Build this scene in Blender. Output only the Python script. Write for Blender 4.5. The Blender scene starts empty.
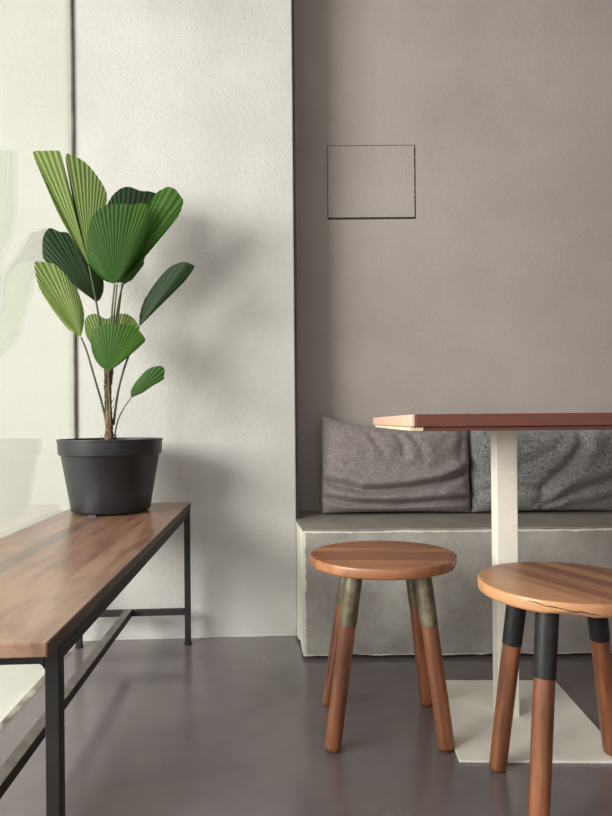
import bpy, bmesh, math, random
from mathutils import Vector, Matrix, noise
random.seed(7)
sc = bpy.context.scene
COL = sc.collection

# ---------------------------------------------------------------- camera model
F = 620.0; CX = 306.0; CY = 422.0; H = .74; ROLL = math.radians(.5)

def P(px, py, Y):
    """World point at depth Y seen at photo pixel (px, py): used to read sizes off the photo."""
    u = px - CX; v = -(py - CY); c, s = math.cos(ROLL), math.sin(ROLL)
    return Vector(((c*u + s*v)/F*Y, Y, H + (-s*u + c*v)/F*Y))

cam_d = bpy.data.cameras.new('camera'); cam = bpy.data.objects.new('camera', cam_d)
COL.objects.link(cam); sc.camera = cam
cam_d.sensor_fit = 'AUTO'; cam_d.sensor_width = 36; cam_d.lens = 36*F/816
cam_d.shift_y = (CY-408)/816; cam_d.clip_start = .01
cam.matrix_world = Matrix.Translation((0, 0, H)) @ Matrix.Rotation(math.radians(90), 4, 'X') @ Matrix.Rotation(-ROLL, 4, 'Z')
# principal point is the frame centre rolled, so keep it exact
cam_d.shift_x = 0

# ---------------------------------------------------------------- materials
def mat(name):
    m = bpy.data.materials.new(name); m.use_nodes = True
    nt = m.node_tree; nt.nodes.clear()
    out = nt.nodes.new('ShaderNodeOutputMaterial'); b = nt.nodes.new('ShaderNodeBsdfPrincipled')
    nt.links.new(b.outputs[0], out.inputs[0])
    return m, nt, b, out
def N(nt, t, **kw):
    n = nt.nodes.new(t)
    for k, v in kw.items():
        if k.startswith('i_'): n.inputs[k[2:].replace('_', ' ')].default_value = v
        else: setattr(n, k, v)
    return n
def srgb(r, g, b):
    f = lambda c: (c/255/12.92) if c/255 <= .04045 else ((c/255+.055)/1.055)**2.4
    return (f(r), f(g), f(b), 1)
def ramp(nt, fac, stops):
    r = nt.nodes.new('ShaderNodeValToRGB'); e = r.color_ramp.elements
    while len(e) < len(stops): e.new(.5)
    for i, (p, c) in enumerate(stops): e[i].position = p; e[i].color = c
    nt.links.new(fac, r.inputs[0]); return r.outputs[0]
def coords(nt, scale=(1, 1, 1), kind='Object', rot=(0, 0, 0)):
    tc = nt.nodes.new('ShaderNodeTexCoord'); mp = nt.nodes.new('ShaderNodeMapping')
    mp.inputs['Scale'].default_value = scale; mp.inputs['Rotation'].default_value = rot
    nt.links.new(tc.outputs[kind], mp.inputs[0]); return mp.outputs[0]
def noi(nt, vec, scale, detail=4, rough=.55):
    n = N(nt, 'ShaderNodeTexNoise'); n.inputs['Scale'].default_value = scale
    n.inputs['Detail'].default_value = detail; n.inputs['Roughness'].default_value = rough
    nt.links.new(vec, n.inputs['Vector']); return n.outputs['Fac']
def mixc(nt, fac, a, b, mode='MIX'):
    m = nt.nodes.new('ShaderNodeMix'); m.data_type = 'RGBA'; m.blend_type = mode
    if isinstance(fac, (int, float)): m.inputs[0].default_value = fac
    else: nt.links.new(fac, m.inputs[0])
    for i, v in ((6, a), (7, b)):
        if isinstance(v, tuple): m.inputs[i].default_value = v
        else: nt.links.new(v, m.inputs[i])
    return m.outputs[2]
def math_(nt, op, a, b=None, c=None, clamp=False):
    m = nt.nodes.new('ShaderNodeMath'); m.operation = op; m.use_clamp = clamp
    for i, v in enumerate((a, b, c)):
        if v is None: continue
        if isinstance(v, (int, float)): m.inputs[i].default_value = v
        else: nt.links.new(v, m.inputs[i])
    return m.outputs[0]
def bump(nt, b, h, strength, dist):
    n = nt.nodes.new('ShaderNodeBump'); n.inputs['Strength'].default_value = strength
    n.inputs['Distance'].default_value = dist; nt.links.new(h, n.inputs['Height'])
    nt.links.new(n.outputs[0], b.inputs['Normal']); return n

def plaster(name, c1, c2, bscale=170, bdist=.0035, bstr=.5, rough=.9, blotch=2.2, spots=None):
    m, nt, b, o = mat(name); v = coords(nt)
    f = noi(nt, v, blotch, 5, .6)
    col = ramp(nt, f, [(.3, c1), (.7, c2)])
    if spots:
        f2 = noi(nt, v, 26, 2, .5)
        col = mixc(nt, ramp(nt, f2, [(.72, (0, 0, 0, 1)), (.76, (1, 1, 1, 1))]), col, spots)
    nt.links.new(col, b.inputs['Base Color']); b.inputs['Roughness'].default_value = rough
    h = math_(nt, 'ADD', noi(nt, v, bscale, 3, .6), math_(nt, 'MULTIPLY', noi(nt, v, bscale*.35, 3, .5), .8))
    bump(nt, b, h, bstr, bdist); return m

M = {}
M['white_wall'] = plaster('white_stucco', srgb(183, 180, 176), srgb(199, 197, 193), 200, .0034, .65)
M['outside_wall'] = plaster('outside_stucco', srgb(156, 155, 147), srgb(165, 164, 155), 130, .002, .4)
M['grey_wall'] = plaster('grey_painted_plaster', srgb(156, 147, 142), srgb(169, 160, 154), 200, .0028, .6)
M['panel'] = plaster('panel_plaster', srgb(157, 148, 143), srgb(169, 160, 154), 120, .0036, .7)
M['ceiling'] = plaster('ceiling_paint', srgb(200, 196, 190), srgb(206, 203, 198), 80, .001, .2)
M['outside_ground'] = plaster('pale_paving', srgb(186, 185, 174), srgb(196, 195, 184), 60, .002, .2)

def simple(name, col, rough=.5, metal=0, nscale=40, var=.12, bd=.0006, bs=.3):
    m, nt, b, o = mat(name); v = coords(nt)
    f = noi(nt, v, nscale, 4)
    d = tuple(x*(1-var*2) for x in col[:3])+(1,); l = tuple(min(1, x*(1+var)) for x in col[:3])+(1,)
    nt.links.new(ramp(nt, f, [(.3, d), (.7, l)]), b.inputs['Base Color'])
    b.inputs['Roughness'].default_value = rough; b.inputs['Metallic'].default_value = metal
    bump(nt, b, f, bs, bd); return m
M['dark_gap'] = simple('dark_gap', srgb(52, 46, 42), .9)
M['seal'] = simple('grey_silicone', srgb(104, 95, 88), .7, nscale=15, var=.3)
M['seal_floor'] = simple('stained_silicone', srgb(196, 184, 172), .7, nscale=12, var=.4)
M['steel'] = simple('black_steel', srgb(27, 22, 22), .62, 0, nscale=25, var=.25)
M['steel_pale'] = simple('pale_grey_steel', srgb(120, 111, 105), .45, .3, nscale=25, var=.25)
M['pot'] = simple('black_plastic', srgb(36, 36, 40), .4, 0, nscale=14, var=.18, bd=.0004)
M['soil'] = simple('dark_soil', srgb(48, 36, 30), 1, 0, nscale=90, var=.4, bd=.006, bs=1)
M['sleeve_brass'] = simple('aged_brass_sleeve', srgb(122, 113, 92), .42, .55, nscale=30, var=.3)
M['sleeve_black'] = simple('blackened_steel_sleeve', srgb(40, 38, 38), .45, .3, nscale=30, var=.25)
M['cream'] = simple('cream_painted_steel', srgb(240, 234, 219), .55, 0, nscale=12, var=.05)
M['cream_pale'] = simple('pale_painted_plate', srgb(240, 236, 226), .6, 0, nscale=9, var=.05)
M['batten'] = simple('pale_birch_strip', srgb(232, 214, 180), .6, 0, nscale=30, var=.1)
M['rubber'] = simple('foot_cap', srgb(60, 46, 38), .7)

# polished cement floor
m, nt, b, o = mat('polished_cement'); v = coords(nt)
f = noi(nt, v, 2.4, 6, .62); f2 = noi(nt, v, 14, 5, .6)
c = ramp(nt, f, [(.3, srgb(99, 91, 93)), (.7, srgb(117, 108, 109))])
c = mixc(nt, math_(nt, 'MULTIPLY', ramp(nt, f2, [(.35, (0, 0, 0, 1)), (.75, (1, 1, 1, 1))]), .22), c, srgb(128, 120, 118))
nt.links.new(c, b.inputs['Base Color'])
nt.links.new(ramp(nt, f, [(.3, (.17, .17, .17, 1)), (.7, (.30, .30, .30, 1))]), b.inputs['Roughness'])
b.inputs['Specular IOR Level'].default_value = .6; b.inputs['Coat Weight'].default_value = .5; b.inputs['Coat Roughness'].default_value = .16; M['floor'] = m

# rough cement with white chipped plaster along top and left edges (object coordinates in metres)
def cement(name, c1, c2, edge=None):
    m, nt, b, o = mat(name); v = coords(nt)
    f = noi(nt, v, 5.5, 7, .65)
    f3 = noi(nt, v, 1.7, 3, .5)
    c = ramp(nt, f, [(.32, c1), (.66, c2)])
    c = mixc(nt, math_(nt, 'MULTIPLY', ramp(nt, f3, [(.4, (0, 0, 0, 1)), (.7, (1, 1, 1, 1))]), .35), c, srgb(140, 132, 122))
    if edge:
        sep = nt.nodes.new('ShaderNodeSeparateXYZ'); tc = nt.nodes.new('ShaderNodeTexCoord')
        nt.links.new(tc.outputs['Object'], sep.inputs[0])
        n = noi(nt, v, 28, 5, .65)
        ws = []
        for ax, pos, sign, w in edge:
            d = math_(nt, 'MULTIPLY', math_(nt, 'SUBTRACT', sep.outputs[ax], pos), sign)   # distance inward
            d = math_(nt, 'SUBTRACT', math_(nt, 'MULTIPLY', n, w*2.4), d)
            d = math_(nt, 'MULTIPLY', d, 1/(w*.35), clamp=True); ws.append(d)
        k = ws[0]
        for x in ws[1:]: k = math_(nt, 'MAXIMUM', k, x)
        c = mixc(nt, math_(nt, 'MULTIPLY', k, .8), c, srgb(224, 219, 208))
    nt.links.new(c, b.inputs['Base Color']); b.inputs['Roughness'].default_value = .8
    bump(nt, b, math_(nt, 'ADD', f, noi(nt, v, 60, 4)), .5, .004); return m
M['cement_front'] = cement('trowelled_cement', srgb(128, 123, 117), srgb(174, 170, 163), [(0, -.014, 1, .009), (2, .400, -1, .006), (2, .012, 1, .003)])
M['cement_top'] = cement('worn_cement_slab', srgb(122, 114, 104), srgb(148, 141, 131))

# wood: planks across 'axis', grain along the other
def wood(name, along, width, palette, grain=(2.2, 26), rough=.38, rotz=0, seed=0., dark=srgb(84, 50, 34), darkamt=.5, coat=.2, stain=None):
    m, nt, b, o = mat(name)
    v = coords(nt, rot=(0, 0, rotz))
    sep = nt.nodes.new('ShaderNodeSeparateXYZ'); nt.links.new(v, sep.inputs[0])
    across = sep.outputs[1-along]; al = sep.outputs[along]
    wob = math_(nt, 'MULTIPLY', math_(nt, 'SUBTRACT', noi(nt, v, 3, 1), .5), width*.12)
    idx = math_(nt, 'FLOOR', math_(nt, 'DIVIDE', math_(nt, 'ADD', math_(nt, 'ADD', across, 5+seed), wob), width))
    wn = nt.nodes.new('ShaderNodeTexWhiteNoise'); wn.noise_dimensions = '1D'
    nt.links.new(math_(nt, 'ADD', idx, seed*13.7), wn.inputs['W'])
    # grain vector, offset per plank
    cb = nt.nodes.new('ShaderNodeCombineXYZ')
    a_ = math_(nt, 'MULTIPLY', al, grain[0]); x_ = math_(nt, 'MULTIPLY', across, grain[1])
    nt.links.new(math_(nt, 'ADD', a_, math_(nt, 'MULTIPLY', wn.outputs['Value'], 31)), cb.inputs[0])
    nt.links.new(x_, cb.inputs[1])
    nt.links.new(math_(nt, 'MULTIPLY', sep.outputs[2], grain[1]), cb.inputs[2])
    g = noi(nt, cb.outputs[0], 1.6, 8, .62)
    g2 = noi(nt, cb.outputs[0], .6, 3, .5)
    n = len(palette)
    base = ramp(nt, wn.outputs['Value'], [((i+.5)/n, p) for i, p in enumerate(palette)])
    c = mixc(nt, math_(nt, 'MULTIPLY', ramp(nt, g, [(.44, (0, 0, 0, 1)), (.72, (1, 1, 1, 1))]), darkamt), base, dark)
    c = mixc(nt, math_(nt, 'MULTIPLY', ramp(nt, g2, [(.5, (0, 0, 0, 1)), (.75, (1, 1, 1, 1))]), darkamt*.8), c, dark)
    cb2 = nt.nodes.new('ShaderNodeCombineXYZ'); nt.links.new(math_(nt, 'MULTIPLY', al, grain[0]*5), cb2.inputs[0]); nt.links.new(math_(nt, 'MULTIPLY', across, grain[1]*14), cb2.inputs[1]); nt.links.new(math_(nt, 'MULTIPLY', sep.outputs[2], grain[1]*14), cb2.inputs[2])
    g3 = noi(nt, cb2.outputs[0], 1.5, 4, .7)
    c = mixc(nt, math_(nt, 'MULTIPLY', ramp(nt, g3, [(.5, (0, 0, 0, 1)), (.66, (1, 1, 1, 1))]), .38*darkamt), c, dark)
    vk = noi(nt, v, 7, 4, .7)
    c = mixc(nt, math_(nt, 'MULTIPLY', ramp(nt, vk, [(.56, (0, 0, 0, 1)), (.66, (1, 1, 1, 1))]), .35*darkamt), c, dark)
    if stain:
        lo, hi, scol = stain
        d = math_(nt, 'ADD', across, math_(nt, 'MULTIPLY', math_(nt, 'SUBTRACT', g2, .5), .03))
        k = math_(nt, 'MULTIPLY', math_(nt, 'GREATER_THAN', d, lo), math_(nt, 'LESS_THAN', d, hi))
        c = mixc(nt, math_(nt, 'MULTIPLY', k, .62), c, scol)
    nt.links.new(c, b.inputs['Base Color']); b.inputs['Roughness'].default_value = rough
    b.inputs['Coat Weight'].default_value = coat; b.inputs['Coat Roughness'].default_value = .25
    bump(nt, b, g, .25, .0008); return m
M['bench_wood'] = wood('bench_planks', 1, .118, [srgb(158, 120, 96), srgb(138, 98, 78), srgb(170, 136, 112), srgb(148, 108, 88)], (2.6, 17), .30,
                       seed=.031, dark=srgb(106, 68, 52), darkamt=.9, coat=.4, stain=(-.250, -.208, srgb(92, 78, 72)))
M['seat_wood_a'] = wood('stool_seat_teak', 0, .048, [srgb(178, 120, 78), srgb(142, 88, 56), srgb(190, 134, 92), srgb(160, 102, 66)], (3, 26), .4, rotz=math.radians(4), seed=.4, dark=srgb(112, 62, 38), darkamt=.65)
M['seat_wood_b'] = wood('stool_seat_striped', 0, .036, [srgb(152, 98, 70), srgb(212, 158, 112), srgb(184, 124, 86), srgb(204, 148, 106), srgb(134, 86, 64)], (3, 22), .4, rotz=math.radians(64), seed=1.7, dark=srgb(136, 84, 58), darkamt=.4)
M['seat_edge'] = M['seat_wood_b']
M['table_wood'] = wood('table_redwood', 0, .3, [srgb(92, 44, 27), srgb(102, 50, 32)], (3, 30), .35, seed=.2, dark=srgb(76, 36, 24), darkamt=.6, coat=.05)
M['table_end'] = wood('table_end_grain', 1, .035, [srgb(232, 188, 160), srgb(220, 172, 144), srgb(238, 200, 176)], (60, 4), .5, seed=.9, dark=srgb(200, 144, 114), darkamt=.35)

def legwood(name, c1, c2, c3):
    m, nt, b, o = mat(name); v = coords(nt, scale=(22, 22, 2.2))
    f = noi(nt, v, 2.2, 6, .6); w = noi(nt, coords(nt), 5, 3)
    c = ramp(nt, f, [(.28, c1), (.52, c2), (.78, c3)])
    c = mixc(nt, math_(nt, 'MULTIPLY', ramp(nt, w, [(.45, (0, 0, 0, 1)), (.7, (1, 1, 1, 1))]), .45), c, c1)
    nt.links.new(c, b.inputs['Base Color']); b.inputs['Roughness'].default_value = .42
    b.inputs['Coat Weight'].default_value = .15; bump(nt, b, f, .3, .0008); return m
M['leg_wood'] = legwood('turned_leg_wood', srgb(78, 44, 28), srgb(136, 82, 52), srgb(166, 110, 72))

# woven cloth
def cloth(name, c1, c2, weave=620):
    m, nt, b, o = mat(name); v = coords(nt)
    w1 = noi(nt, coords(nt, (1, 1, .12)), weave, 2, .7); w2 = noi(nt, coords(nt, (.12, 1, 1)), weave, 2, .7)
    w = math_(nt, 'ADD', math_(nt, 'MULTIPLY', w1, .5), math_(nt, 'MULTIPLY', w2, .5))
    c = ramp(nt, w, [(.40, c1), (.60, c2)])
    c = mixc(nt, math_(nt, 'MULTIPLY', noi(nt, v, 12, 3), .25), c, c1)
    nt.links.new(c, b.inputs['Base Color']); b.inputs['Roughness'].default_value = .95
    b.inputs['Sheen Weight'].default_value = .15
    bump(nt, b, w, .6, .0012); return m
M['cloth_a'] = cloth('warm_grey_linen', srgb(100, 91, 90), srgb(148, 138, 136), 420)
M['cloth_b'] = cloth('blue_grey_tweed', srgb(78, 76, 77), srgb(150, 147, 146), 300)

# glass: clear pane with Fresnel (Schlick) reflection
m, nt, b, o = mat('window_glass'); nt.nodes.remove(b)
lw = nt.nodes.new('ShaderNodeLayerWeight'); lw.inputs['Blend'].default_value = .5
fr = math_(nt, 'ADD', math_(nt, 'MULTIPLY', math_(nt, 'POWER', lw.outputs['Facing'], 5), .9), .04)
tr = nt.nodes.new('ShaderNodeBsdfTransparent'); tr.inputs[0].default_value = (.965, .975, .958, 1)
gl = nt.nodes.new('ShaderNodeBsdfGlossy'); gl.inputs['Roughness'].default_value = .0; gl.inputs['Color'].default_value = (1, 1, 1, 1)
ms = nt.nodes.new('ShaderNodeMixShader'); nt.links.new(fr, ms.inputs[0]); nt.links.new(tr.outputs[0], ms.inputs[1]); nt.links.new(gl.outputs[0], ms.inputs[2])
nt.links.new(ms.outputs[0], o.inputs[0]); M['glass'] = m

# leaves: pleat stripes from a per-vertex attribute
def leafmat(name, cd, cl, trans=.3, tcol=None):
    m, nt, b, o = mat(name)
    at = nt.nodes.new('ShaderNodeAttribute'); at.attribute_name = 'pleat'
    at2 = nt.nodes.new('ShaderNodeAttribute'); at2.attribute_name = 'tone'
    c = mixc(nt, ramp(nt, at.outputs['Fac'], [(.25, (0, 0, 0, 1)), (.75, (1, 1, 1, 1))]), cd, cl)
    c = mixc(nt, math_(nt, 'MULTIPLY', at2.outputs['Fac'], .55), c, tcol or cl)
    c = mixc(nt, math_(nt, 'MULTIPLY', noi(nt, coords(nt), 14, 3), .3), c, cd)
    nt.links.new(c, b.inputs['Base Color']); b.inputs['Roughness'].default_value = .5
    b.inputs['Specular IOR Level'].default_value = .22
    t = nt.nodes.new('ShaderNodeBsdfTranslucent'); nt.links.new(mixc(nt, .5, c, tcol or cl), t.inputs[0])
    s = nt.nodes.new('ShaderNodeMixShader'); s.inputs[0].default_value = trans
    nt.links.new(b.outputs[0], s.inputs[1]); nt.links.new(t.outputs[0], s.inputs[2]); nt.links.new(s.outputs[0], o.inputs[0])
    return m
M['leaf_dark'] = leafmat('leaf_dark', srgb(17, 36, 14), srgb(27, 50, 20), .12, srgb(62, 94, 44))
M['leaf_mid'] = leafmat('leaf_mid', srgb(34, 66, 14), srgb(50, 90, 22), .28, srgb(98, 140, 54))
M['leaf_light'] = leafmat('leaf_light', srgb(42, 68, 22), srgb(138, 164, 84), .35, srgb(184, 204, 132))
M['stem'] = simple('leaf_stalk', srgb(78, 86, 52), .5, nscale=30, var=.2)
M['trunk'] = simple('fibrous_trunk', srgb(116, 90, 64), .9, nscale=70, var=.4, bd=.004, bs=1)

# ---------------------------------------------------------------- geometry helpers
def obj(name, bm, m, parent=None, smooth=False, bevel=0, loc=None):
    me = bpy.data.meshes.new(name); bmesh.ops.recalc_face_normals(bm, faces=bm.faces[:])
    bm.to_mesh(me); bm.free(); o = bpy.data.objects.new(name, me); COL.objects.link(o)
    me.materials.append(m)
    if smooth:
        for p in me.polygons: p.use_smooth = True
    if bevel:
        bv = o.modifiers.new('bevel', 'BEVEL'); bv.width = bevel; bv.segments = 2; bv.limit_method = 'ANGLE'
    if parent: o.parent = parent
    if loc: o.location = loc
    return o
def smooth_angle(o, a=40):
    for p in o.data.polygons: p.use_smooth = True
    es = o.modifiers.new('edges', 'EDGE_SPLIT'); es.split_angle = math.radians(a)
def box(bm, x0, x1, y0, y1, z0, z1, mtx=None):
    vs = [bm.verts.new((x, y, z)) for x in (x0, x1) for y in (y0, y1) for z in (z0, z1)]
    if mtx:
        for v in vs: v.co = mtx @ v.co
    for f in ((0, 1, 3, 2), (4, 6, 7, 5), (0, 4, 5, 1), (2, 3, 7, 6), (0, 2, 6, 4), (1, 5, 7, 3)): bm.faces.new([vs[i] for i in f])
    return vs
def prism(bm, pts, z0, z1):
    a = [bm.verts.new((x, y, z0)) for x, y in pts]; b_ = [bm.verts.new((x, y, z1)) for x, y in pts]
    n = len(pts); bm.faces.new(a); bm.faces.new(b_)
    for i in range(n): bm.faces.new((a[i], a[(i+1) % n], b_[(i+1) % n], b_[i]))
def lathe(bm, prof, n=64, c=(0, 0), cap=True):
    rings = []
    for r, z in prof:
        rings.append([bm.verts.new((c[0]+r*math.cos(2*math.pi*i/n), c[1]+r*math.sin(2*math.pi*i/n), z)) for i in range(n)])
    for a, b_ in zip(rings, rings[1:]):
        for i in range(n): bm.faces.new((a[i], a[(i+1) % n], b_[(i+1) % n], b_[i]))
    if cap: bm.faces.new(rings[0]); bm.faces.new(rings[-1])
def tube(bm, pts, radii, n=10):
    pts = [Vector(p) for p in pts]
    if isinstance(radii, (int, float)): radii = [radii]*len(pts)
    prev = None; rings = []
    for i, p in enumerate(pts):
        t = (pts[min(i+1, len(pts)-1)] - pts[max(i-1, 0)]).normalized()
        a = prev - t*prev.dot(t) if prev else (Vector((1, 0, 0)) - t*t.x if abs(t.x) < .9 else Vector((0, 1, 0)) - t*t.y)
        a.normalize(); prev = a; b_ = t.cross(a)
        rings.append([bm.verts.new(p + radii[i]*(a*math.cos(2*math.pi*k/n) + b_*math.sin(2*math.pi*k/n))) for k in range(n)])
    for r, q in zip(rings, rings[1:]):
        for k in range(n): bm.faces.new((r[k], r[(k+1) % n], q[(k+1) % n], q[k]))
    bm.faces.new(rings[0]); bm.faces.new(rings[-1])
def spline(pts, k=8):
    pts = [Vector(p) for p in pts]; out = []
    for i in range(len(pts)-1):
        p0 = pts[max(i-1, 0)]; p1 = pts[i]; p2 = pts[i+1]; p3 = pts[min(i+2, len(pts)-1)]
        for j in range(k):
            t = j/k
            out.append(.5*((2*p1) + (p2-p0)*t + (2*p0-5*p1+4*p2-p3)*t*t + (3*p1-p0-3*p2+p3)*t**3))
    out.append(pts[-1]); return out
def thing(name, label, cat, loc=(0, 0, 0), rz=0, group=None):
    o = bpy.data.objects.new(name, None); COL.objects.link(o); o.location = loc; o.rotation_euler = (0, 0, rz)
    o['label'] = label; o['category'] = cat; o.empty_display_size = .1
    if group: o['group'] = group
    return o
def struct(o, label=None, cat=None):
    o['kind'] = 'structure'
    if label: o['label'] = label
    if cat: o['category'] = cat
    return o

# ---------------------------------------------------------------- the room
A = math.radians(2.9)                       # the glazed side and its wall stand a little askew to the alcove
C0 = Vector((-.790, 2.128, 0))
LM = Matrix.Translation(C0) @ Matrix.Rotation(A, 4, 'Z')   # local x: right along wall, local y: into wall
def L(x, y): p = LM @ Vector((x, y, 0)); return (p.x, p.y)
ZT = 2.9
NY = 2.36                                   # alcove back wall
bm = bmesh.new(); prism(bm, [L(-.006, -6), (3.2, -3.87), (3.2, 2.6), (-.9, 2.6), L(-.006, .2)], -.1, 0)
struct(obj('floor', bm, M['floor']), 'dark grey polished cement floor', 'floor')
bm = bmesh.new(); prism(bm, [L(-5, -7), L(-.0065, -7), L(-.0065, .2), L(-5, .2)], -.1, -.004)
struct(obj('floor_outside', bm, M['outside_ground']), 'pale paving outside beyond the glass', 'ground')
bm = bmesh.new()
e = -.037
xr = (e - C0.x)/math.cos(A)
pr = L(xr, 0)
prism(bm, [L(0, 0), pr, (e, NY+.25), L(0, .47)], -.02, ZT)
wl = struct(obj('wall_left', bm, M['white_wall'], bevel=.004), 'white rough stucco wall behind the potted plant', 'wall')
bm = bmesh.new(); prism(bm, [L(-5, .004), L(-.0005, .004), L(-.0005, .47), L(-5, .47)], -.05, ZT+1)
struct(obj('wall_outside', bm, M['outside_wall']), 'pale stucco wall seen through the glass', 'wall')
bm = bmesh.new(); box(bm, e+.0005, 3.3, NY, NY+.25, -.02, ZT)
struct(obj('wall_back', bm, M['grey_wall']), 'grey painted alcove wall behind the cushions', 'wall')
bm = bmesh.new(); box(bm, 3.2, 3.4, -3.9, NY-.0005, -.02, ZT)
struct(obj('wall_right', bm, M['grey_wall']), 'grey wall at the right side of the room', 'wall')
bm = bmesh.new(); prism(bm, [L(-.01, -6), (3.4, -3.9), (3.4, 2.6), L(-.01, .47)], ZT+.0005, ZT+.1)
struct(obj('ceiling', bm, M['ceiling']), 'pale flat ceiling', 'ceiling')
# irregular mortar foot of the stucco wall
bm = bmesh.new(); n = 90; rows = []
for i in range(n+1):
    x = xr*i/n*.999; q = []
    amp = .5+.5*noise.noise(Vector((x*9, 0, 3)))
    for (dy, dz) in ((-.001, .003+.010*amp*amp), (-.004-.006*amp, .002+.004*amp), (-.010-.012*amp, .0005)):
        p = LM @ Vector((x, dy, 0)); q.append(bm.verts.new((p.x, p.y, dz)))
    rows.append(q)
for a, b_ in zip(rows, rows[1:]):
    for k in range(2): bm.faces.new((a[k], b_[k], b_[k+1], a[k+1]))
struct(obj('baseboard_left', bm, M['white_wall'], smooth=True), 'uneven plaster foot where the white wall meets the floor', 'skirting')

# glass side
bm = bmesh.new(); box(bm, -.006, 0, -5.5, -.003, .004, ZT, LM)
struct(obj('window_1', bm, M['glass']), 'floor to ceiling glass pane at the left, faintly mirroring the plant', 'window')
bm = bmesh.new(); box(bm, -.0045, .0035, -.010, -.0005, .002, ZT, LM)
struct(obj('trim_1', bm, M['seal'], bevel=.002), 'dark vertical sealed joint between glass and white wall', 'joint')
bm = bmesh.new(); rows = []
for i in range(221):
    y = -.012-3.2*i/220; w = .010+.012*(.5+.5*noise.noise(Vector((y*6, 1, 0))))
    rows.append([bm.verts.new(LM @ Vector((x, y, z))) for x, z in ((.0002, .0045), (.0002+w*.5, .0035), (.0002+w, .0008), (.0002, .0006))])
for a, b_ in zip(rows, rows[1:]):
    for k in range(4): bm.faces.new((a[k], b_[k], b_[(k+1) % 4], a[(k+1) % 4]))
struct(obj('trim_2', bm, M['seal_floor']), 'stained strip of sealant along the foot of the glass', 'joint')

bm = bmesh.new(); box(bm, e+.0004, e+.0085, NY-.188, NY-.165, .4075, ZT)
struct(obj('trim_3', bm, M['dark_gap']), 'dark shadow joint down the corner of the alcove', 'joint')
# access panel in the alcove wall
a = P(327.5, 146.5, NY); b_ = P(414.5, 217, NY)
ap = thing('access_panel', 'small square flush access panel outlined by a dark gap in the grey wall', 'panel', (0, 0, 0))
bm = bmesh.new(); box(bm, a.x-.0022, b_.x+.0045, NY-.0012, NY-.0001, b_.z-.0075, a.z+.003)
obj('gap', bm, M['dark_gap'], ap)
bm = bmesh.new()
n = 60; front = []
def pe(t, s): return t + s*noise.noise(Vector((t*70, s*900, 2)))
loop = []
for i in range(n): loop.append((a.x+(b_.x-a.x)*i/n, a.z+.0010*noise.noise(Vector((i*.5, 0, 0)))))
for i in range(n): loop.append((b_.x+.003*noise.noise(Vector((i*.45, 5, 0))), a.z+(b_.z-a.z)*i/n))
for i in range(n): loop.append((b_.x+(a.x-b_.x)*i/n, b_.z+.0008*noise.noise(Vector((i*.3, 9, 0)))))
for i in range(n): loop.append((a.x, b_.z+(a.z-b_.z)*i/n))
fv = [bm.verts.new((x, NY-.0025, z)) for x, z in loop]; bv_ = [bm.verts.new((x, NY-.0003, z)) for x, z in loop]
bm.faces.new(fv)
for i in range(len(fv)): j = (i+1) % len(fv); bm.faces.new((fv[i], fv[j], bv_[j], bv_[i]))
obj('panel_face', bm, M['panel'], ap)

# ---------------------------------------------------------------- cement ledge bench
lb = thing('cement_bench', 'built-in grey cement bench with chipped white edges under the cushions', 'bench', (0, 0, 0))
def rough_box(name, x0, x1, y0, y1, z0, z1, m, step=.02, amp=.0025, sl=0, shear=0):
    bm = bmesh.new(); box(bm, x0, x1, y0, y1, z0, z1)
    for ax, lo, hi in ((0, x0, x1), (1, y0, y1), (2, z0, z1)):
        k = max(1, int((hi-lo)/step))
        for i in range(1, k):
            no = [0, 0, 0]; no[ax] = 1; co = [0, 0, 0]; co[ax] = lo+(hi-lo)*i/k
            bmesh.ops.bisect_plane(bm, geom=bm.verts[:]+bm.edges[:]+bm.faces[:], plane_co=co, plane_no=no)
    for v in bm.verts:
        k_e = (min(abs(v.co.x-x0), abs(v.co.x-x1)) < 1e-5)+(min(abs(v.co.y-y0), abs(v.co.y-y1)) < 1e-5)+(min(abs(v.co.z-z0), abs(v.co.z-z1)) < 1e-5)
        s = amp*(1.8 if k_e >= 2 else .5)
        d = noise.noise_vector(v.co*14)*s + noise.noise_vector(v.co*45)*s*.6
        if k_e >= 2:
            cdir = Vector(((x0+x1)/2, (y0+y1)/2, (z0+z1)/2)) - v.co
            d += Vector((math.copysign(1, cdir.x), math.copysign(1, cdir.y), math.copysign(1, cdir.z)))*amp*.8*max(0, noise.noise(v.co*20)+.3)
        yy = v.co.y; on_back = abs(v.co.y-y1) < 1e-5
        nz = v.co + d
        if on_back: nz.y = y1
        if sl and v.co.z > (z0+z1)/2: nz.z -= sl*(yy-y0)/(y1-y0)
        if shear and abs(v.co.x-x0) < .01: nz.x = max(e+.0003, nz.x-shear*(yy-y0)/(y1-y0))
        v.co = nz
    return obj(name, bm, m, lb, smooth=False)
o = rough_box('bench_front', -.014, 3.19, 1.93, NY-.002, 0.012, .400, M['cement_front'], .022, .0022, shear=.046); smooth_angle(o, 50)
o = rough_box('bench_slab', -.0155, 3.19, 1.928, NY-.001, .4005, .407, M['cement_top'], .02, .0013, sl=.012, shear=.046); smooth_angle(o, 50)
bm = bmesh.new(); box(bm, -.004, 3.18, 1.945, 2.09, 0.0005, .02); obj('recessed_plinth', bm, M['dark_gap'], lb)

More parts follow.
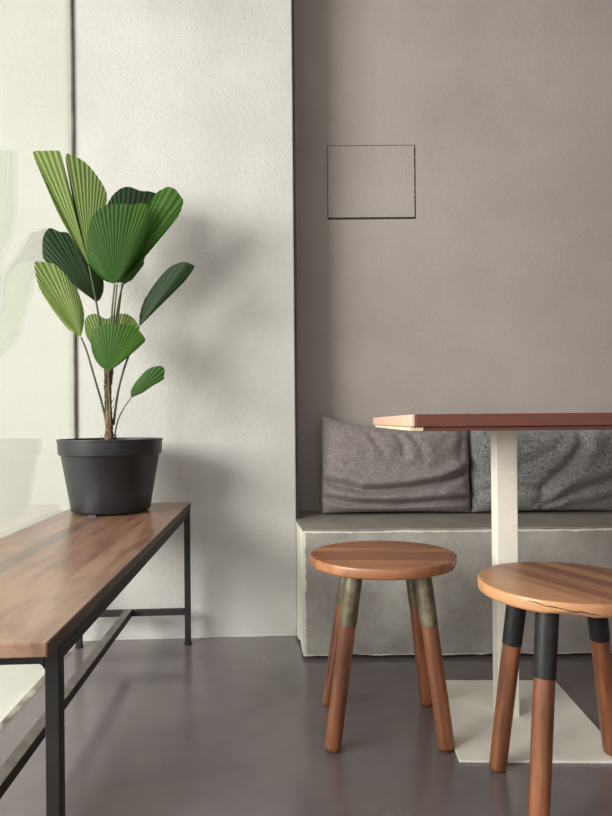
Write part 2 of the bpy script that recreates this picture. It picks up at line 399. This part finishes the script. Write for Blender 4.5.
# ---------------------------------------------------------------- cushions
def seg_d(p, a, b_):
    ax, ay = a; bx, by = b_; dx, dy = bx-ax, by-ay; l = dx*dx+dy*dy
    t = max(0, min(1, ((p[0]-ax)*dx+(p[1]-ay)*dy)/l)) if l else 0
    qx, qy = ax+dx*t-p[0], ay+dy*t-p[1]
    return math.hypot(qx, qy), (dx*(p[1]-ay)-dy*(p[0]-ax))/math.sqrt(l)
def cushion(name, label, x0, w, h, th, folds, m, seed, lean, ybot, zbot, topsag=.04, cornerpop=.02, group=None):
    bm = bmesh.new(); NU, NV = 110, 80; grid = {}
    for side in (0, 1):
        for i in range(NU+1):
            for j in range(NV+1):
                u, v = i/NU, j/NV
                if side == 1 and (i in (0, NU) or j in (0, NV)): grid[1, i, j] = grid[0, i, j]; continue
                U, V = 2*u-1, 2*v-1
                # pulled-in sides between the corners, sagging top
                x = U*(w/2)*(1-.012*(1-V*V)*abs(U)**3)
                z = h/2 + V*(h/2)*(1-.03*(1-U*U)) - topsag*(v**3)*(1-abs(U)**2.2)
                z += cornerpop*(abs(U)**10)*(v**4)*(1 if U < 0 else .3)
                fat = (max(0, 1-abs(U)**4)**.55)*(max(0, 1-abs(V)**3.4)**.5)
                bot = 1+.25*max(0, .6-v)
                t = th/2*fat*bot
                d = 0
                if side == 0:
                    for pts, dep, wd in folds:
                        dep *= .85; wd *= 1.45
                        best = 9; sg = 0
                        for a_, b2 in zip(pts, pts[1:]):
                            dd, s = seg_d((u*w, v*h), (a_[0]*w, a_[1]*h), (b2[0]*w, b2[1]*h))
                            if dd < best: best = dd; sg = s
                        # crease with a soft roll above it
                        d -= dep*math.exp(-(best/wd)**2)
                        d += dep*.75*math.exp(-((best-wd*2.0)/(wd*1.5))**2)*(1 if sg > 0 else .35)
                q = Vector((u*5+seed, v*4, side*7.))
                d += .006*noise.noise(q)+.003*noise.noise(q*2.3)
                e_ = min(u, 1-u, v, 1-v); d *= min(1, e_/.05)
                y = (-1 if side == 0 else 1)*(t + d)
                jx = .003*noise.noise(Vector((v*9, seed, u*3))); jz = .0035*noise.noise(Vector((u*9, seed+4, v*3)))*(1 if v > .1 else 0)
                grid[side, i, j] = bm.verts.new((x+jx, y, z+jz))
        for i in range(NU):
            for j in range(NV):
                bm.faces.new([grid[side, a_, b2] for a_, b2 in ((i, j), (i+1, j), (i+1, j+1), (i, j+1))])
    o = obj(name, bm, m, smooth=True)
    o.rotation_euler = (-lean, 0, 0); o.location = (x0+w/2, ybot+th/2, zbot)
    o['label'] = label; o['category'] = 'cushion'
    if group: o['group'] = group
    return o
YC = 2.20
cx0 = P(322, 500, YC).x; cw = .545
f1 = [([(.02, .33), (.25, .235), (.5, .235), (.78, .30), (.98, .41)], .034, .010),
      ([(.0, .17), (.2, .10), (.5, .085), (.8, .12), (.97, .13)], .027, .008),
      ([(.3, .18), (.5, .15), (.75, .19)], .006, .010),
      ([(.33, .86), (.37, .73), (.41, .64)], .006, .009),
      ([(.50, .84), (.54, .70), (.55, .60)], .006, .009),
      ([(.60, .84), (.655, .70), (.67, .57)], .006, .010),
      ([(.0, .78), (.08, .70), (.2, .64)], .006, .009),
      ([(.95, .80), (.93, .55), (.97, .35)], .007, .012)]
cushion('cushion', 'warm grey linen cushion at the left end of the cement bench', cx0, cw, .362, .14, f1, M['cloth_a'], 1.3, math.radians(5), YC-.006, .405, .040, .006, 'cushions on the cement bench')
f2 = [([(.0, .22), (.12, .24), (.30, .25), (.42, .23)], .009, .009),
      ([(.70, .95), (.69, .72), (.60, .50), (.46, .28), (.40, .10)], .022, .016),
      ([(.45, .06), (.62, .20), (.85, .32), (1, .36)], .020, .012),
      ([(.62, .95), (.55, .72), (.42, .58), (.30, .50)], .009, .016),
      ([(.60, .05), (.8, .10), (.97, .18)], .008, .010),
      ([(.35, .92), (.42, .80), (.52, .74)], .006, .012)]
cushion('cushion', 'blue-grey tweed cushion behind the table post', cx0+cw+.001, .56, .350, .14, f2, M['cloth_b'], 5.1, math.radians(5), YC-.008, .405, .045, 0, 'cushions on the cement bench')

# ---------------------------------------------------------------- wooden bench
BH = .474; BW = .378
bn = thing('wooden_bench', 'long low bench with brown plank top and black steel frame by the glass', 'bench', (0, 0, 0))
# local frame: origin at far right corner of the top, x left is negative, y toward viewer negative
BA = math.atan(.055)
BM = Matrix.Translation((-.3915, 2.088, 0)) @ Matrix.Rotation(BA, 4, 'Z')
bn.matrix_world = BM
BL = 1.335
bm = bmesh.new(); box(bm, -.362, 0, -BL, 0, BH-.018, BH)
bt = obj('bench_top', bm, M['bench_wood'], bn, bevel=.0015)
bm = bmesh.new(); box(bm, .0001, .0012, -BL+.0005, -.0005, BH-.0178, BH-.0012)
obj('side_edge_shade', bm, simple('shaded_edge_tone', srgb(66, 48, 40), .5, nscale=20, var=.3), bn)  # shade on the top's right edge, painted in as a thin dark strip
ls = .0205; zt = BH-.018; BF = BL-.046; RH = .025
# legs
for (x0, x1, y0, y1) in ((-ls, 0, -ls-.003, -.003), (-BW, -BW+ls, -ls-.003, -.003), (-ls, 0, -BF, -BF+ls), (-BW, -BW+ls, -BF, -BF+ls)):
    bm = bmesh.new(); box(bm, x0+.001, x1-.001, y0, y1, .004, zt-.0005)
    lg = obj('leg', bm, M['steel'], bn, bevel=.0015)
    bm = bmesh.new(); lathe(bm, [(.012, .0002), (.014, .001), (.013, .005), (.010, .006)], 20, ((x0+x1)/2, (y0+y1)/2))
    obj('foot', bm, M['steel'], lg)
for (x0, x1) in ((-ls, 0), (-BW, -BW+ls)):
    bm = bmesh.new(); box(bm, x0+.002, x1-.002, -BF+.001+ls, -ls-.004, zt-RH, zt-.0006)
    obj('side_rail', bm, M['steel'], bn, bevel=.001)
for (y0, y1) in ((-ls-.003, -.004), (-BF, -BF+ls-.002)):
    bm = bmesh.new(); box(bm, -BW+ls, -ls, y0, y1, zt-RH, zt-.0006)
    obj('end_rail', bm, M['steel'], bn)
    bm = bmesh.new(); box(bm, -BW+ls, -ls, y0+.001, y1-.001, .100, .120)
    obj('crossbar', bm, M['steel'], bn, bevel=.001)
# rounded weld fillets under the near end rail
for sx, s in ((-ls, -1), (-BW+ls, 1)):
    bm = bmesh.new(); zz = zt-RH
    pts = [(sx, zz)]+[(sx+s*(.008-.008*math.sin(t)), zz-.008+.008*math.cos(t)) for t in [math.pi/2*k/6 for k in range(7)]]
    a1 = [bm.verts.new((x, -BF+.0005, z)) for x, z in pts]; b1 = [bm.verts.new((x, -BF+.018, z)) for x, z in pts]
    bm.faces.new(a1); bm.faces.new(b1)
    for k in range(len(pts)): j = (k+1) % len(pts); bm.faces.new((a1[k], a1[j], b1[j], b1[k]))
    obj('weld', bm, M['steel'], bn)
bm = bmesh.new(); box(bm, -.217, -.192, -BF+ls-.001, -ls-.002, .100, .122)
st = obj('stretcher', bm, M['steel'], bn, bevel=.001)
bm = bmesh.new(); box(bm, -.2165, -.1925, -BF+ls, -ls-.002, .1222, .1232)
so = obj('pale_top_face', bm, M['steel_pale'], st)  # upper face of the stretcher in a paler grey than its sides

# ---------------------------------------------------------------- plant
PY = 1.885; PX = -.594
pl = thing('potted_palm', 'fan-leaved palm in a black plastic pot on the far end of the wooden bench', 'plant', (PX, PY, BH))
pz = BH+.001
ph = .219
bm = bmesh.new()
lathe(bm, [(0.1015, pz+.004), (0.1109, pz+.004), (0.1142, pz+.006), (0.1161, pz+.010), (0.1222, pz+.05), (0.1429, pz+ph-.048), (0.1438, pz+ph-.047), (0.1496, pz+ph-.045),
           (0.1506, pz+ph-.040), (0.1525, pz+ph-.006), (0.1544, pz+ph-.004), (0.1544, pz+ph), (0.1515, pz+ph+.0005), (0.1491, pz+ph-.004), (0.1443, pz+ph-.03), (0.1203, pz+.04), (0.0940, pz+.035)], 96, (PX, PY))
pot = obj('pot', bm, M['pot'], pl); pot.matrix_parent_inverse = Matrix.Translation((-PX, -PY, -BH)); smooth_angle(pot, 35)
def child(o, par=pl):
    o.parent = par
    if par is pl: o.matrix_parent_inverse = Matrix.Translation((-PX, -PY, -BH))
    return o
for k in range(6):
    bm = bmesh.new(); t = 2*math.pi*k/6+.3; box(bm, -.012, .012, -.006, .006, pz-.0005, pz+.0045, Matrix.Translation((PX+.101*math.cos(t), PY+.101*math.sin(t), 0)) @ Matrix.Rotation(t+math.pi/2, 4, 'Z'))
    child(obj('pot_foot', bm, M['pot']), pot)
bm = bmesh.new(); rr = [(.001, pz+ph-.012), (.05, pz+ph-.016), (.10, pz+ph-.024), (.139, pz+ph-.030)]; lathe(bm, rr, 48, (PX, PY))
for v in bm.verts: v.co.z += .004*noise.noise(v.co*40)
child(obj('soil', bm, M['soil']))
# trunk
TY = PY
tb = P(109, 441, TY)
bm = bmesh.new()
pts = spline([P(109.5, 444, TY), P(109, 425, TY), P(108, 400, TY+.003), P(107.5, 368, TY+.004)], 10)
n = len(pts); tube(bm, pts, [.019-.007*min(1, i/6)-.002*i/n for i in range(n)], 16)
for v in bm.verts: v.co += noise.noise_vector(v.co*90)*.003
trunk = child(obj('trunk', bm, M['trunk'], smooth=True))
bm = bmesh.new()
for k in range(26):      # dry fibres round the trunk
    py = random.uniform(372, 437); px = random.uniform(104.5, 113.5); p = P(px, py, TY-.008)
    tube(bm, [p, p+Vector((random.uniform(-.010, .010), random.uniform(-.006, 0), random.uniform(.006, .018)))], [.0012, .0004], 5)
for k in range(30):
    t = random.uniform(0, 6.28); p = Vector((tb.x+.014*math.cos(t), TY+.014*math.sin(t), pz+ph-.012))
    tube(bm, [p, p+Vector((.010*math.cos(t)+random.uniform(-.004, .004), .010*math.sin(t), random.uniform(.010, .026)))], [.002, .0005], 5)
fb = child(obj('fibres', bm, simple('reddish_fibre', srgb(74, 50, 44), .9)), trunk); fb['kind'] = 'stuff'

def leaf(base, outline, Yb, a, b_, cup, mt, pleats=22, tone=None, fold=0, stem=None, sr=.0032, smin=.012, amp=.34, wav=0.):
    """pleated fan: rays run from the stalk tip to the outline"""
    B = P(base[0], base[1], Yb)
    s = Yb/F
    op = spline([Vector((x, y, 0)) for x, y in outline], 8)
    ls_ = [0]
    for p, q in zip(op, op[1:]): ls_.append(ls_[-1]+(q-p).length)
    def at(t):
        d = t*ls_[-1]
        for k in range(len(op)-1):
            if ls_[k+1] >= d: f = (d-ls_[k])/max(1e-6, ls_[k+1]-ls_[k]); return op[k].lerp(op[k+1], f)
        return op[-1]
    pleats = int(pleats*1.45); n = pleats*2; R = 12; bm = bmesh.new()
    lp = bm.verts.layers.float.new('pleat'); lt = bm.verts.layers.float.new('tone'); rows = []
    for i in range(n+1):
        t = i/n; q = at(t); row = []
        nx = at(min(1, t+.5/n)); pv = at(max(0, t-.5/n)); sp = (nx-pv).length*s
        for j in range(R+1):
            r = .015+(1-.015)*j/R
            x = base[0]+(q.x-base[0])*r; y = base[1]+(q.y-base[1])*r
            if j == R and i % 2: x += (q.x-base[0])*.002; y += (q.y-base[1])*.002
            dx = (x-base[0])*s; dz = -(y-base[1])*s
            Y = Yb + a*dx + b_*dz + cup*((2*t-1)**2)*r*r + fold*abs(2*t-1)*r + wav*math.sin(t*9)*r*r
            pl_ = (1 if i % 2 else -1)*amp*.34*sp*r
            w = P(x, y, Yb)
            # unproject on its own depth so that the outline keeps its measured size
            w = P(x, y, Y); w.y += pl_
            v = bm.verts.new(w); v[lp] = 1. if i % 2 else 0.
            v[lt] = max(0., (tone(t, r) if tone else .1)+.35*noise.noise(Vector((i*.37, base[0], base[1]))))
            row.append(v)
        rows.append(row)
    for p, q in zip(rows, rows[1:]):
        for j in range(R): bm.faces.new((p[j], q[j], q[j+1], p[j+1]))
    o = child(obj('leaf', bm, M[mt]))
    if stem:
        sb = bmesh.new(); pts = spline([B]+[P(x, y, Y) for x, y, Y in stem], 8); m_ = len(pts)
        tube(sb, pts, [sr*(.75+.5*i/m_) for i in range(m_)], 8)
        so_ = obj('stalk', sb, M['stem'], smooth=True); so_.parent = o
    return o
Y0 = PY
# back leaf of the crown
leaf((122, 284), [(101, 262), (98, 225), (109, 201), (115, 193), (122, 188), (130, 187), (141, 191), (152, 192), (163, 200), (160, 225), (143, 262)], Y0+.05, .05, .12, -.02, 'leaf_dark', 24,
     stem=[(119, 310, Y0+.03), (114, 350, Y0+.01), (111, 385, Y0)], tone=lambda t, r: .5*max(0, 1-abs(t-.3)*5))
# small piece low behind the big leaf
leaf((123, 285), [(118, 268), (132, 262), (143, 261), (144, 264), (141, 268.5), (132, 280)], Y0+.03, .0, .1, 0, 'leaf_mid', 9,
     stem=[(119, 300, Y0+.02), (113, 340, Y0)])
# right folded leaf
leaf((117, 284.5), [(120, 255), (133, 225), (150, 201), (156, 193), (162, 189.5), (167, 187), (172, 187.5), (177, 191), (181, 197), (183.5, 201), (181, 210), (177, 218), (162, 236.5), (146.6, 255), (130, 272)], Y0+.005, -.05, -.12, -.035, 'leaf_mid', 18,
     stem=[(115, 305, Y0), (111, 345, Y0-.005), (109, 385, Y0)], tone=lambda t, r: .35*t+.15, fold=.02)
# big front leaf
leaf((114.7, 284), [(106, 281.5), (98.5, 276), (91, 267), (88, 259), (87.2, 247), (87.6, 236.5), (89, 226), (92, 217), (97, 211), (103, 207.5), (113, 204.5), (124, 203.5), (133, 204.5), (143, 203), (147, 206), (149, 214), (150, 228), (143, 252), (126, 276)], Y0-.03, .10, -.22, .05, 'leaf_mid', 30,
     stem=[(112, 310, Y0-.02), (110, 345, Y0-.012), (109, 390, Y0-.006)], tone=lambda t, r: .7*max(0, 1-abs(t-.62)*14)*r, amp=.26)
# tall light split leaf at upper left
leaf((89, 266), [(71, 236.5), (61, 219), (52.6, 201), (42, 176), (33, 153), (41, 151.2), (50, 150.8), (60, 151.6), (62.5, 162), (68, 186), (73, 202), (73, 202), (69, 178), (65.5, 155), (73, 156), (81, 159.5), (89, 166), (96, 174.5), (103, 185), (107, 195), (106, 206), (104, 218), (97, 245)], Y0-.02, .22, -.35, .02, 'leaf_light', 38,
     stem=[(94, 290, Y0-.01), (100, 325, Y0-.005), (106, 370, Y0)], tone=lambda t, r: (.55 if t < .42 else (0. if t < .66 else .8*(t-.6))), amp=.5)
# dark leaf at the left
leaf((96, 302), [(81, 291), (68, 280), (56, 270), (48, 264), (43, 257), (42.5, 244), (43.5, 236), (47, 230), (51, 228), (60, 232), (68, 233), (76, 245), (84.6, 257), (96, 269), (103, 278), (103.5, 291), (100, 300)], Y0+.02, .25, .08, .03, 'leaf_dark', 20,
     stem=[(99, 318, Y0+.012), (103, 345, Y0+.005), (107, 385, Y0)], amp=.2)
# light leaf low at the left
leaf((81, 337), [(67.7, 329), (58, 317), (49, 304), (41, 291), (37.6, 282), (35, 270), (35, 262), (43, 262), (50, 263), (56, 265), (65, 274), (71, 282), (77, 290), (81, 300), (84, 312), (84, 324)], Y0-.05, .30, -.10, .03, 'leaf_light', 18,
     stem=[(87, 352, Y0-.04), (94, 376, Y0-.025), (101, 400, Y0-.01), (106, 420, Y0)], tone=lambda t, r: .75*(1-min(1, abs(t-.62)*4)) if t > .4 else .15, amp=.4)
# narrow dark leaf at the right
leaf((139, 327), [(139.5, 316), (143, 303), (148.5, 293), (156, 282), (163.5, 273), (170, 267), (177, 263.5), (183, 262), (188, 262.5), (192, 265), (195, 266.6), (191, 273), (184, 282), (175, 291), (165, 300.5), (150, 315.5)], Y0-.02, -.05, -.05, -.04, 'leaf_dark', 12,
     stem=[(134, 342, Y0-.01), (125, 366, Y0), (118, 392, Y0), (113.5, 425, Y0)], fold=.05, amp=.16)
# pair of fans low in the middle
leaf((110, 364), [(94, 348), (86.5, 336), (84.6, 325), (86.5, 317), (94, 313.6), (100, 316), (107, 319), (113, 315.5), (124, 313.6), (132, 317), (137, 323), (138.5, 330), (130, 350)], Y0+.03, .0, .12, .0, 'leaf_light', 26,
     stem=[(110, 380, Y0+.01), (110, 400, Y0)], amp=.6)
leaf((108.5, 371), [(101, 367), (96, 361), (92.5, 353), (91, 345), (91, 337), (93, 331), (98, 327.5), (105, 325), (114, 323.6), (124, 324), (131, 326), (137, 328.6), (142, 334), (145.5, 340), (141, 345.5), (135, 351), (127, 358), (118, 365.5)], Y0-.04, .08, -.15, .05, 'leaf_mid', 24,
     stem=[(109, 385, Y0-.025), (110, 405, Y0-.015), (111, 428, Y0-.008)], tone=lambda t, r: .25+.7*max(0, 1-abs(t-.68)*8), amp=.22)
# small leaf at the right
leaf((131, 398), [(130.5, 391), (135, 383), (141, 375.6), (146, 370.5), (150, 368), (156, 366.3), (161.6, 366), (164.8, 370), (164, 375), (163.5, 379.5), (154, 385), (143, 392.6)], Y0-.03, .0, -.1, .02, 'leaf_mid', 11,
     stem=[(124, 408, Y0-.02), (118, 420, Y0-.01), (114.5, 436, Y0)], sr=.002, tone=lambda t, r: .5*max(0, 1-abs(t-.3)*6), amp=.25)

# ---------------------------------------------------------------- stools
def stool(name, label, c, seat_c, R, feet, tops, sh, seat_m, sleeve_m, rfun, chip=None, screw=None, sx=1., sy=1.):
    t = thing(name, label, 'stool', (c[0], c[1], 0), 0, 'round wooden stools by the table')
    th = .025; n = 128; bm = bmesh.new()
    prof = [(0.0, 0), (.90, 0), (.975, .0008), (.992, .003), (1, .006), (1, th-.004), (.994, th-.0015), (.982, th), (.5, th), (0.0, th)]
    rings = []
    ox, oy = seat_c[0]-c[0], seat_c[1]-c[1]
    for k, (rf, z) in enumerate(prof):
        if rf == 0.: rings.append([bm.verts.new((ox, oy, sh-th+z))]); continue
        ring = []
        for i in range(n):
            an = 2*math.pi*i/n; r = R*rf*(rfun(an) if rf > .6 else 1); zz = z
            if chip and k <= 4:
                w = chip(an)
                if k >= 1: r -= w*.007*(1.2-.25*k); zz += w*.004*(k/4)
            ring.append(bm.verts.new((ox+sx*r*math.cos(an), oy+sy*r*math.sin(an), sh-th+zz)))
        rings.append(ring)
    for a_, b2 in zip(rings, rings[1:]):
        for i in range(n):
            j = (i+1) % n
            if len(a_) == 1: bm.faces.new((a_[0], b2[j], b2[i]))
            elif len(b2) == 1: bm.faces.new((a_[i], a_[j], b2[0]))
            else: bm.faces.new((a_[i], a_[j], b2[j], b2[i]))
    o = obj('seat', bm, seat_m, t); smooth_angle(o, 30)
    for q, (ft, tp) in enumerate(zip(feet, tops)):
        f = Vector((ft[0]-c[0], ft[1]-c[1], ft[2] if len(ft) > 2 else 0)); p = Vector((tp[0]-c[0], tp[1]-c[1], sh-th+.0005))
        ax = (p-f); Ln = ax.length; rot = ax.to_track_quat('Z', 'Y').to_matrix().to_4x4()
        rr = .0186
        bm = bmesh.new(); lathe(bm, [(.008, .0), (.0148, .0012), (.0172, .004), (.0180, .009), (rr, .05), (rr+.0004, Ln*.6), (rr, Ln-.01)], 32)
        low = min((rot @ v.co).z for v in bm.verts)
        mt_ = Matrix.Translation(f-Vector((0, 0, low-.0003))) @ rot
        lg = obj('leg', bm, M['leg_wood'], t); smooth_angle(lg, 50); lg.matrix_local = mt_
        sl = .118
        bm = bmesh.new(); s0 = Ln-sl-.008
        lathe(bm, [(.0190, s0), (.0201, s0+.0008), (.0209, Ln-.012), (.0211, Ln-.004), (.0185, Ln-.003)], 32)
        so_ = obj('metal_sleeve', bm, sleeve_m); so_.parent = lg; smooth_angle(so_, 40)
        if screw == q:
            bm = bmesh.new(); lathe(bm, [(.0015, 0), (.0015, .005), (.0030, .0052), (.0030, .007), (.001, .0078)], 12)
            for v in bm.verts: v.co = Matrix.Rotation(math.radians(90), 4, 'Y') @ v.co + Vector((.0195, 0, s0+.012))
            sw = obj('screw', bm, sleeve_m); sw.parent = lg
    return t
SH = .418
c1 = (.182, 1.507)
def rf1(a_):
    # slightly flattened at the right-hand side
    d = math.cos(a_-math.radians(-18)); return min(1.0, .978/max(.5, d)) if d > .9 else 1.0
dx, dy, tx, ty = .129, .113, .083, .070
stool('stool', 'round orange-brown wooden stool with dull brass leg sleeves left of the table post', c1, (.184, 1.512), .178,
      [(c1[0]+a_*dx, c1[1]+b2*dy) for a_, b2 in ((-1, -1), (1, -1), (1, 1), (-1, 1))],
      [(c1[0]+a_*tx+(.010 if a_ < 0 else 0), c1[1]+b2*ty) for a_, b2 in ((-1, -1), (1, -1), (1, 1), (-1, 1))], SH, M['seat_wood_a'], M['sleeve_brass'], rf1, sx=1.0, sy=.94)
def crack(root, c, seat_c, R_):
    pts = []
    for k in range(9):
        an = math.radians(226+5.2*k); rr_ = R_+.0004; z = SH-.005-.0016*k+.0012*math.sin(k*2.3)
        pts.append((seat_c[0]-c[0]+rr_*math.cos(an), seat_c[1]-c[1]+rr_*math.sin(an), z))
    bm = bmesh.new(); tube(bm, pts, [.0003, .0009, .0006, .0010, .0005, .0009, .0011, .0008, .0003], 6)
    obj('crack', bm, M['dark_gap'], root)
c2 = (.525, 1.225)
def chip2(a_):
    d = (math.degrees(a_) % 360)
    return max(0, 1-abs(d-250)/14)**.5 if abs(d-250) < 14 else 0
s2_ = stool('stool', 'round stool with striped seat, chipped rim and black leg sleeves in front of the post', c2, (.516, 1.245), .168,
      [(.399, 1.313), (.398, 1.083), (.674, 1.112), (.666, 1.362, .0064)], [(.443, 1.300), (.443, 1.145), (.600, 1.160), (.603, 1.305)],
      SH, M['seat_wood_b'], M['sleeve_black'], lambda a_: 1., chip2, screw=0)
crack(s2_, c2, (.516, 1.245), .168)

# ---------------------------------------------------------------- cafe table
tc_ = Vector((.512, 1.545, 0))
ct = thing('cafe_table', 'high café table with red-brown wooden top on a cream square post', 'table', tc_, math.radians(-1.6))
W2 = .318; D2 = .435
bm = bmesh.new(); box(bm, -W2+.016, W2, -D2, D2-.03, .7290, .7520); obj('tabletop', bm, M['table_wood'], ct, bevel=.0015)
bm = bmesh.new(); box(bm, -W2+.006, -W2+.016, -D2, D2-.03, .7290, .7520); obj('end_board', bm, M['table_end'], ct, bevel=.003)
bm = bmesh.new(); box(bm, -W2+.018, W2-.01, -D2+.008, D2-.01, .7215, .7289); obj('underframe', bm, M['table_wood'], ct, bevel=.001)
bm = bmesh.new(); box(bm, -W2+.0075, -W2+.0178, -D2+.010, D2-.10, .7225, .7284); box(bm, -W2+.0178, -W2+.030, -D2+.0045, -D2+.0078, .7222, .7284)
obj('edge_batten', bm, M['batten'], ct)
bm = bmesh.new(); box(bm, -.041, .010, -.012, .040, .0065, .7214); obj('post', bm, M['cream'], ct, bevel=.0015)
bm = bmesh.new(); box(bm, -.181, .177, -.210, .207, .0004, .0063); obj('base_plate', bm, M['cream_pale'], ct, bevel=.001)

# ---------------------------------------------------------------- light
def area(name, loc, target, sx, sy, power, col=(1, 1, 1)):
    d = bpy.data.lights.new(name, 'AREA'); d.shape = 'RECTANGLE'; d.size = sx; d.size_y = sy; d.energy = power; d.color = col
    o = bpy.data.objects.new(name, d); COL.objects.link(o); o.location = loc
    o.rotation_euler = (Vector(target)-Vector(loc)).to_track_quat('-Z', 'Y').to_euler(); return o
area('daylight_window', (-2.4, 0.0, 1.45), (0, 2.1, .6), 1.75, 1.1, 138, (1, .985, .965))
w = bpy.data.worlds.new('world'); sc.world = w; w.use_nodes = True
bg = w.node_tree.nodes['Background']; bg.inputs[0].default_value = (1, .974, .968, 1); bg.inputs[1].default_value = 1.12
sc.view_settings.view_transform = 'Standard'; sc.view_settings.look = 'None'
sc.view_settings.exposure = .15
